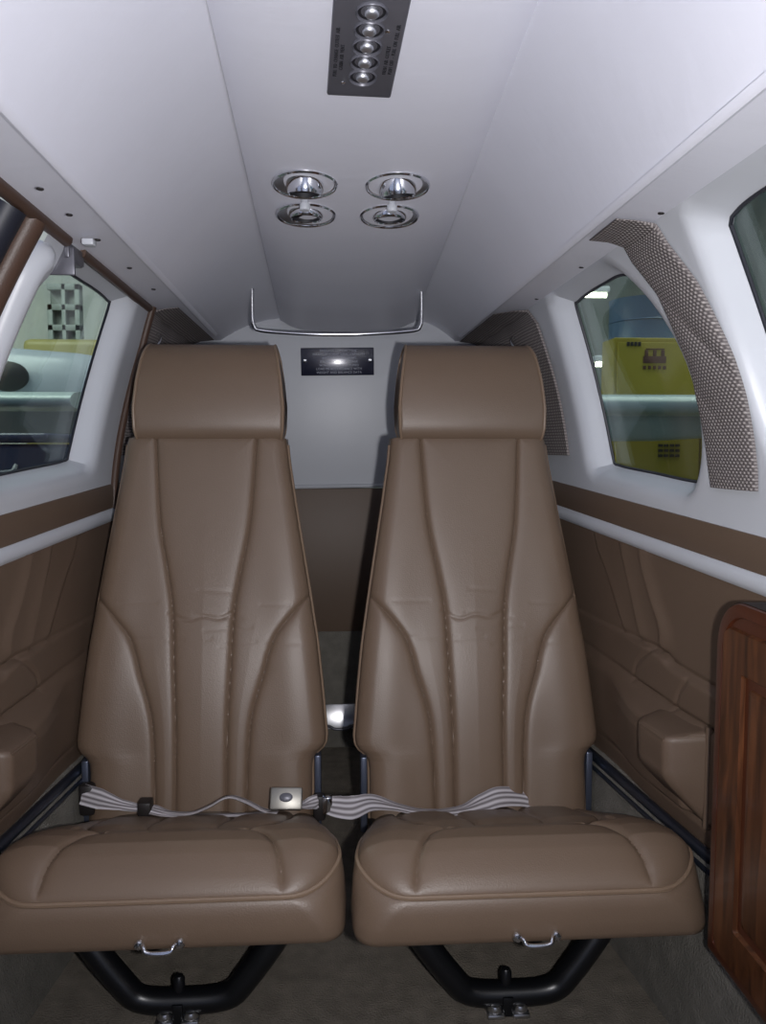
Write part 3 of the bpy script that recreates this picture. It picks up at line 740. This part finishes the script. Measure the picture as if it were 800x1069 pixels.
eyeball(-.058, 1.455, .10, .1, .008, 'rear left chrome eyeball vent in the duct, behind the left white knob')
eyeball(.084, 1.455, .10, -.2, .008, 'rear right chrome eyeball vent in the duct, behind the right white knob')
for x, wd in ((-.058, 'left'), (.084, 'right')):
    mt = ductframe(x, 1.394)
    mk('knob', xform(lathe([(.006, 0), (.006, -.006), (.0085, -.007), (.0085, -.016), (.007, -.018), (0, -.0185)], (0, 0, .001), (0, 0, 1), 18), mt), M['trim'], origin=tuple(mt @ Vector((0, 0, 0)))); tag(bpy.data.objects[-1] if False else C.objects[-1], 'tiny white knob between the two %s chrome eyeball vents' % wd, 'knob')
# coat rod across the aft end of the ceiling
rod = smooth_path([(-.197, 1.975, .372), (-.197, 1.975, .300), (-.193, 1.975, .276), (-.178, 1.975, .266), (-.10, 1.975, .260), (0, 1.975, .258), (.10, 1.975, .262), (.178, 1.975, .269), (.193, 1.975, .279), (.196, 1.975, .302), (.196, 1.975, .372)], 8)
tag(mk('coat_rod', tube(rod, .0045, 12), M['chrome'], origin=(0, 1.975, .35)), 'thin bent chrome rod hung below the aft ceiling over the placard', 'rod')
# ------------------------------------------------------------------ placard
c = at(352.5, 377.5, AFT-.008)
pt = Matrix.Translation(c) @ Matrix.Rotation(-.015, 4, 'Y') @ Matrix.Rotation(.098, 4, 'X')
pl = thing('placard', 'dark blue metal placard with silver lettering on the white bulkhead', 'sign', tuple(c))
TILT = Matrix.Rotation(.0, 4, 'X')
mk('plate', xform(rbox(-.099, .099, -.002, .002, -.037, .037, .0015), pt), M['placard'], pl)
R90 = Matrix.Rotation(math.pi/2, 4, 'X')
tx = []
for i, (s_, sz) in enumerate((('BAGGAGE COMPARTMENT', .0085), ('MAXIMUM STRUCTURAL CAPACITY', .0088), ('400 POUNDS INCLUDING', .0080), ('EQUIPMENT AND BAGGAGE', .0080), ('WITH REAR SEATS OCCUPIED', .0080), ('LOAD IN ACCORDANCE WITH', .0088), ('WEIGHT AND BALANCE DATA', .0088))):
    tx.append(xform(text_geo(s_, sz, Matrix.Identity(4)), pt @ Matrix.Translation((.004, -.0024, .029-.0097*i)) @ R90))
for g_ in tx: mk('lettering', g_, M['silverink'], pl, sharp=180)
for x in (-.088, .088): mk('rivet', xform(lathe([(.0055, 0), (.005, .0015), (0, .0025)], (x, -.002, .002), (0, -1, 0), 14), pt), M['chrome'], pl)
# latch plate low on the bulkhead
c = at(356, 748, AFT-.02)
lm = Matrix.Translation(c) @ Matrix.Rotation(.32, 4, 'X')
lt = thing('latch_plate', 'bright metal latch plate low on the carpeted bulkhead between the seats', 'latch', tuple(c))
mk('plate', xform(rbox(-.075, .075, -.003, .003, -.034, .034, .002), Matrix.Translation(c) @ Matrix.Rotation(-.32, 4, 'X')), M['steel'], lt)
mk('latch_bar', tube(smooth_path([(c.x-.05, c.y-.012, c.z-.018), (c.x-.03, c.y-.02, c.z-.022), (c.x-.015, c.y-.024, c.z-.028), (c.x+.015, c.y-.024, c.z-.028), (c.x+.03, c.y-.02, c.z-.022), (c.x+.05, c.y-.012, c.z-.018)], 5), .004, 10), M['gunmetal'], lt)
# ------------------------------------------------------------------ hooks and pins on the aft side walls
def hook(s, label):
    pts = [wpt(s, 1.83, .236, -.006), wpt(s, 1.82, .232, -.020), wpt(s, 1.80, .215, -.026), wpt(s, 1.79, .190, -.016), wpt(s, 1.78, .172, -.012), wpt(s, 1.76, .168, -.022)]
    tag(mk('coat_hook', tube(smooth_path(pts, 6), [.0032]*31, 10), M['chrome'], origin=pts[0]), label, 'hook')
hook(-1, 'small bent chrome hook on the left woven wall above the left headrest')
hook(1, 'small bent chrome hook on the right woven wall above the right headrest')
for s, wd in ((-1, 'left'), (1, 'right')):
    b = Vector(wpt(s, 1.79, .010, -.004)); e = b-Vector((s*.035, .0, .002))
    g = cat(tube([b, e], .0035, 10), lathe([(0, .006), (.006, .004), (.006, -.004), (0, -.005)], e, (s, 0, 0), 14), lathe([(.008, 0), (.008, .003), (0, .003)], b, (-s, 0, 0), 14))
    tag(mk('belt_guide', g, M['chrome'], origin=tuple(b)), 'small chrome belt guide pin on the %s wall beside the %s headrest' % (wd, wd), 'pin')
# tiny fasteners along the headers
def fastener(x, Y, z, label, grp):
    g = cat(lathe([(.004, 0), (.004, -.0015), (.003, -.002), (.0026, -.001)], (x, Y, z), (0, 0, 1), 14), lathe([(.0026, -.0012), (.0015, -.002), (0, -.0022)], (x, Y, z), (0, 0, 1), 14))
    tag(mk('snap_fastener', g, M['dark'], origin=(x, Y, z)), label, 'fastener', grp)
for Y in (.836, .979, 1.084, 1.211, 1.396, 1.58):
    fastener(-.341, Y, .2862, 'tiny dark snap fastener in the white ceiling strip above the left door', 'fasteners above the left door')
for x, Y, z in ((.392, 1.005, .2762), (.389, 1.315, .2772), (.389, 1.60, .2772)):
    fastener(x-.012, Y, z+.003, 'tiny dark snap fastener in the white strip above the right windows', 'fasteners above the right windows')

# ------------------------------------------------------------------ wooden cabinet on the right
def rrect(y0, y1, z0, z1, r, x, corners=(1, 1, 1, 1)):
    out = []
    for (cy2, cz2, a0, on) in ((y1, z1, 0, corners[0]), (y0, z1, 90, corners[1]), (y0, z0, 180, corners[2]), (y1, z0, 270, corners[3])):
        rr = r if on else .002
        sy_ = -1 if cy2 == y1 else 1; sz_ = -1 if cz2 == z1 else 1
        for k in range(9):
            a = math.radians(a0+90*k/8); out.append(Vector((x, cy2+sy_*rr+rr*math.cos(a), cz2+sz_*rr+rr*math.sin(a))))
    return out
cab = thing('wooden_cabinet', 'glossy dark wooden cabinet with rounded corner on the right wall', 'cabinet', (.485, .70, -.625))
CY0, CY1, CZ0, CZ1, CXF = .40, .968, -.625, -.179, .447
mk('body', slab(rrect(CY0, CY1, CZ0, CZ1, .06, CXF+.004, (1, 1, 0, 0)), .068, (1, 0, 0)), M['woodedge'], cab)
def framed(y0, y1, z0, z1, r, x, steps, m, name, par, corners):
    rings = []
    for ins, dx in steps:
        rings.append([tuple(v) for v in rrect(y0+ins, y1-ins, z0+ins, z1-ins, max(.004, r-ins*.6), x+dx, corners)])
    g = grid(rings, False, True); n = len(rings[0]); g[1].append(tuple(range((len(rings)-1)*n, len(rings)*n)))
    return mk(name, g, m, par)
fr1 = framed(CY0, CY1, CZ0, CZ1, .06, CXF, [(.000, .006), (.002, .001), (.005, 0), (.016, 0), (.0175, .003), (.0195, .003)], M['woodred'], 'frame', cab, (1, 1, 0, 0))
dp = framed(CY0+.019, CY1-.019, CZ0+.012, CZ1-.032, .02, CXF, [(0, .003), (.002, -.0015), (.048, -.0015), (.050, .002), (.053, .005), (.060, .005), (.063, .001), (.068, 0)], M['wood'], 'door', cab, (1, 1, 1, 1))

# ------------------------------------------------------------------ outside: hangar seen through the tinted glass
GZ = -1.75
def corr(x0, y0, x1, y1, z0, z1, n):
    P = []
    d = Vector((x1-x0, y1-y0, 0)); L = d.length; d.normalize(); nn = Vector((-d.y, d.x, 0))
    for i in range(n*4+1):
        o_ = (0, .03, .03, 0)[i % 4]; p_ = Vector((x0, y0, 0))+d*L*i/(n*4)+nn*o_
        P.append([(p_.x, p_.y, z0), (p_.x, p_.y, z1)])
    return grid(P)
struct('floor_hangar', rbox(-9, 9, -2, 11, GZ-.05, GZ, 0), M['concrete'])
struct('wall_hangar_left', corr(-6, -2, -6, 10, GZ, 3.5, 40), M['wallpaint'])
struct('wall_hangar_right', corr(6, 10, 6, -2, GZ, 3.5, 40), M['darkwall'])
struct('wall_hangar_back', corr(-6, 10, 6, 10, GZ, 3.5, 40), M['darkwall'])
def lab(px, py, Y): return at(px, py, Y)
struct('door_2', corr(-6, 9.9, -.5, 9.9, GZ, 3.0, 26), M['wallpaint'])
# right: tall yellow cabinet, blue drum on top, a parked wing
yc = thing('storage_cabinet', 'tall yellow metal cabinet outside the right window', 'cabinet', (2.35, 5.0, GZ))
a = at(641, 352, 4.8); b = at(800, 352, 4.8)
mk('body', rbox(a.x, a.x+1.05, 4.8, 5.02, GZ+.06, a.z, .015), M['yellow'], yc)
for k in range(2):
    x0 = a.x+.02+k*.51
    d_ = mk('door', rbox(x0, x0+.50, 4.78, 4.80, GZ+.12, a.z-.03, .006), M['yellow'], yc)
    mk('handle', rbox(x0+(.44 if k == 0 else .03), x0+(.47 if k == 0 else .06), 4.76, 4.79, -.55, -.40, .005), M['gunmetal'], d_)
def emblem(px, py, w, hh):
    c_ = at(px, py, 4.775); gs = []
    gs.append(rbox(c_.x-w/2, c_.x+w/2, 4.774, 4.782, c_.z-hh*.5, c_.z-hh*.1, .001))
    for k in (-1, 0, 1): gs.append(rbox(c_.x+k*w*.36-w*.07, c_.x+k*w*.36+w*.07, 4.774, 4.782, c_.z-hh*.1, c_.z+hh*.25, .001))
    gs.append(rbox(c_.x-w*.38, c_.x+w*.42, 4.774, 4.782, c_.z+hh*.28, c_.z+hh*.34, .001))
    for k in range(5): gs.append(rbox(c_.x-w*.5+k*w*.22, c_.x-w*.5+k*w*.22+w*.13, 4.774, 4.782, c_.z-hh*.85, c_.z-hh*.65, .001))
    return cat(*gs)
mk('emblem', emblem(684, 370, .135, .10), M['redink'], yc)
c_ = at(662, 359, 4.775)
mk('marking', cat(*[rbox(c_.x-.04+k*.022, c_.x-.024+k*.022, 4.774, 4.782, c_.z-.012, c_.z+.012, .001) for k in range(4)]), M['ink'], yc)
c_ = at(700, 465, 4.775)
mk('marking', cat(*[rbox(c_.x-.07+k*.034, c_.x-.044+k*.034, 4.774, 4.782, c_.z-.03*j-.008, c_.z-.03*j+.008, .001) for k in range(4) for j in range(3)]), M['ink'], yc)
a2 = at(657, 352, 4.95); b2 = at(740, 352, 4.95); zt2 = at(680, 300, 4.95).z
rr = (b2.x-a2.x)/2
tag(mk('storage_drum', lathe([(0, 0), (rr, 0), (rr, .02), (rr*.98, .03), (rr*.98, (zt2-a2.z)*.5), (rr, (zt2-a2.z)*.52), (rr*.98, (zt2-a2.z)*.54), (rr*.98, zt2-a2.z-.02), (rr, zt2-a2.z), (rr*.9, zt2-a2.z), (0, zt2-a2.z-.005)], ((a2.x+b2.x)/2, 5.30, a.z), (0, 0, 1), 36), M['bluepaint'], origin=((a2.x+b2.x)/2, 5.30, a.z)), 'blue drum on a stand behind the yellow cabinet outside the right window', 'drum')
dc = ((a2.x+b2.x)/2, 5.30, GZ)
tag(mk('drum_stand', cat(rbox(dc[0]-.22, dc[0]+.22, 5.08, 5.52, a.z-.03, a.z, .004), *[rbox(dc[0]+i_*.19-.02, dc[0]+i_*.19+.02, 5.30+j_*.19-.02, 5.30+j_*.19+.02, GZ, a.z-.029, .003) for i_ in (-1, 1) for j_ in (-1, 1)]), M['darkrack'], origin=dc), 'dull four legged stand carrying the blue drum behind the yellow cabinet', 'stand')
def airfoil_wing(x0, x1, Y, z, ch, th):
    sec = [(0, 0), (.02, .30), (.10, .55), (.3, .62), (.6, .42), (1, 0), (.6, -.30), (.3, -.42), (.10, -.40), (.02, -.26)]
    sp = smooth_path([(a_, b_, 0) for a_, b_ in sec], 4, True)
    P = [[(x, Y+p.x*ch, z+p.y*th) for p in sp] for x in np.linspace(x0, x1, 9)]
    g = grid(P, False, True); n = len(sp); g[1].append(tuple(range(n))); g[1].append(tuple(range(8*n, 9*n))); return g
zl = at(680, 428, 3.9).z
wing = thing('parked_airplane', 'pale green wing of a parked airplane in front of the yellow cabinet', 'airplane', (2.0, 3.9, GZ))
mk('wing', airfoil_wing(1.15, 3.4, 3.9, zl+.02, .75, .10), M['wingpaint'], wing)
c_ = at(690, 440, 4.2)
mk('float_tank', lathe([(0, -.55), (.05, -.52), (.09, -.4), (.10, 0), (.09, .4), (.05, .52), (0, .55)], (c_.x, 4.3, c_.z), (1, .1, .03), 24), M['wingpaint'], wing)
mk('landing_gear', cat(tube([(c_.x+.5, 4.3, c_.z), (c_.x+.5, 4.3, GZ+.2)], .03, 10), lathe([(0, -.06), (.14, -.06), (.18, -.03), (.18, .03), (.14, .06), (0, .06)], (c_.x+.5, 4.25, GZ+.18), (1, 0, 0), 24)), M['rubber'], wing)
def strip_light(p, L, label):
    t = thing('strip_light', label, 'lamp', tuple(p), 'hangar strip lights')
    mk('housing', rbox(p.x-L/2, p.x+L/2, p.y-.06, p.y+.06, p.z, p.z+.05, .01), M['trim'], t)
    mk('tube', tube([(p.x-L/2+.02, p.y-.02, p.z-.02), (p.x+L/2-.02, p.y-.02, p.z-.02)], .022, 12), M['lamp'], t)
strip_light(at(619, 306, 7.0), .26, 'bright strip light high outside the right window, upper of two')
strip_light(at(629, 378, 7.0), .16, 'bright strip light low outside the right window, lower of two')
# left: parked airplane, olive cart, pale rack, dark blue tug
pl_ = thing('parked_airplane', 'grey blue parked airplane outside the left door window', 'airplane', (-2.6, 5.6, GZ))
c_ = at(30, 402, 5.6)
prof = [(0, -1.6), (.12, -1.5), (.22, -1.2), (.28, -.7), (.30, 0), (.29, .5), (.25, .9), (.15, 1.15), (0, 1.2)]
mk('fuselage', lathe(prof, (c_.x-.25, 5.75, c_.z-.04), (1, .15, -.04), 40), M['planepaint'], pl_)
c2 = at(4, 392, 5.4); mk('cockpit_window', xform(lathe([(0, .03), (.07, .02), (.10, 0), (.10, -.04)], (0, 0, 0), (0, -1, 0), 28), Matrix.Translation((c2.x, 5.46, c2.z)) @ Matrix.Diagonal((1.2, 1, .95, 1))), M['ink'], pl_)
mk('wing', airfoil_wing(-4.6, -1.35, 4.4, at(40, 418, 4.4).z, 1.2, .09), M['wingpaint'], pl_)
mk('landing_gear', cat(tube([(c_.x-.3, 5.75, c_.z-.2), (c_.x-.3, 5.75, GZ+.2)], .03, 10), lathe([(0, -.06), (.14, -.06), (.18, -.03), (.18, .03), (.14, .06), (0, .06)], (c_.x-.3, 5.75, GZ+.18), (1, 0, 0), 24)), M['rubber'], pl_)
a = at(22, 353, 7.6); b = at(110, 353, 7.6)
ct = thing('ground_cart', 'olive yellow ground cart behind the parked airplane on the left', 'cart', ((a.x+b.x)/2, 7.9, GZ))
mk('box', rbox(a.x, b.x, 7.6, 8.3, -.4, a.z, .06, 3), M['olive'], ct)
mk('chassis', rbox(a.x+.05, b.x-.05, 7.65, 8.25, GZ+.25, -.41, .02), M['darkrack'], ct)
for x in (a.x+.15, b.x-.15): mk('wheel', lathe([(0, -.06), (.2, -.06), (.25, -.03), (.25, .03), (.2, .06), (0, .06)], (x, 7.65, GZ+.25), (0, 1, 0), 24), M['rubber'], ct)
a = at(50, 350, 8.6); b = at(84, 350, 8.6); zt3 = at(70, 296, 8.6).z
rk = thing('storage_rack', 'pale metal rack with dark openings against the left hangar wall', 'rack', ((a.x+b.x)/2, 8.6, GZ))
gs = [rbox(a.x, a.x+.05, 8.6, 8.7, GZ, zt3-.2, .005), rbox(b.x-.05, b.x, 8.6, 8.7, GZ, zt3, .005), rbox((a.x+b.x)/2-.02, (a.x+b.x)/2+.02, 8.6, 8.7, GZ, zt3, .005)]
for k in range(6): gs.append(rbox(a.x, b.x, 8.6, 8.7, zt3-.2*k-.06, zt3-.2*k, .005))
mk('frame', cat(*gs), M['rack'], rk); mk('back_panel', rbox(a.x, b.x, 8.705, 8.72, GZ, zt3, .003), M['darkrack'], rk)
a = at(-60, 452, 4.0); b = at(48, 452, 4.0)
tg = thing('equipment_case', 'dark blue equipment case standing low outside the left door window', 'case', ((a.x+b.x)/2, 4.2, GZ))
mk('body', rbox(a.x, b.x, 4.0, 4.7, GZ, a.z-.05, .04, 3), M['navy'], tg); mk('lid', rbox(a.x-.01, b.x+.01, 3.99, 4.71, a.z-.045, a.z, .02, 3), M['navy'], tg)
mk('handle', tube(smooth_path([((a.x+b.x)/2-.1, 3.98, a.z-.15), ((a.x+b.x)/2-.08, 3.95, a.z-.18), ((a.x+b.x)/2+.08, 3.95, a.z-.18), ((a.x+b.x)/2+.1, 3.98, a.z-.15)], 5), .012, 8), M['gunmetal'], tg)

# ------------------------------------------------------------------ light and camera
def light(name, typ, loc, power, col, **k):
    d = bpy.data.lights.new(name, typ); d.energy = power; d.color = col
    for a_, v in k.items(): setattr(d, a_, v)
    o_ = bpy.data.objects.new(name, d); C.objects.link(o_); o_.location = Vector(loc)+Vector((0, 0, H)); return o_
fl = light('camera_flash', 'SPOT', (CX+.06, .0, -.02), 48, (1, .985, 1), shadow_soft_size=.012, spot_size=math.radians(130), spot_blend=1.0)
fl.rotation_euler = (math.radians(90+7), 0, -YAW*.5)
la = light('hangar_lamp', 'AREA', (-3.5, 5, 3.3), 260, (.95, 1, .95), size=3)
lb = light('hangar_lamp', 'AREA', (3.5, 5, 3.3), 150, (.95, 1, .95), size=3)
w = bpy.data.worlds.new('World'); bpy.context.scene.world = w; w.use_nodes = True
w.node_tree.nodes['Background'].inputs[0].default_value = (.62, .70, 1.0, 1); w.node_tree.nodes['Background'].inputs[1].default_value = .5
cam = bpy.data.cameras.new('Camera'); co = bpy.data.objects.new('Camera', cam); C.objects.link(co)
cam.sensor_fit = 'VERTICAL'; cam.sensor_height = 36; cam.lens = 36*F/1069; cam.clip_start = .02
R = Matrix((RT, UP, tuple(-v for v in FW))).transposed()
co.matrix_world = Matrix.Translation((CX, 0, H)) @ R.to_4x4()
sc = bpy.context.scene; sc.camera = co
sc.view_settings.view_transform = 'Standard'; sc.view_settings.look = 'None'; sc.view_settings.gamma = 1; sc.view_settings.use_curve_mapping = False
sc.view_settings.exposure = -0.08
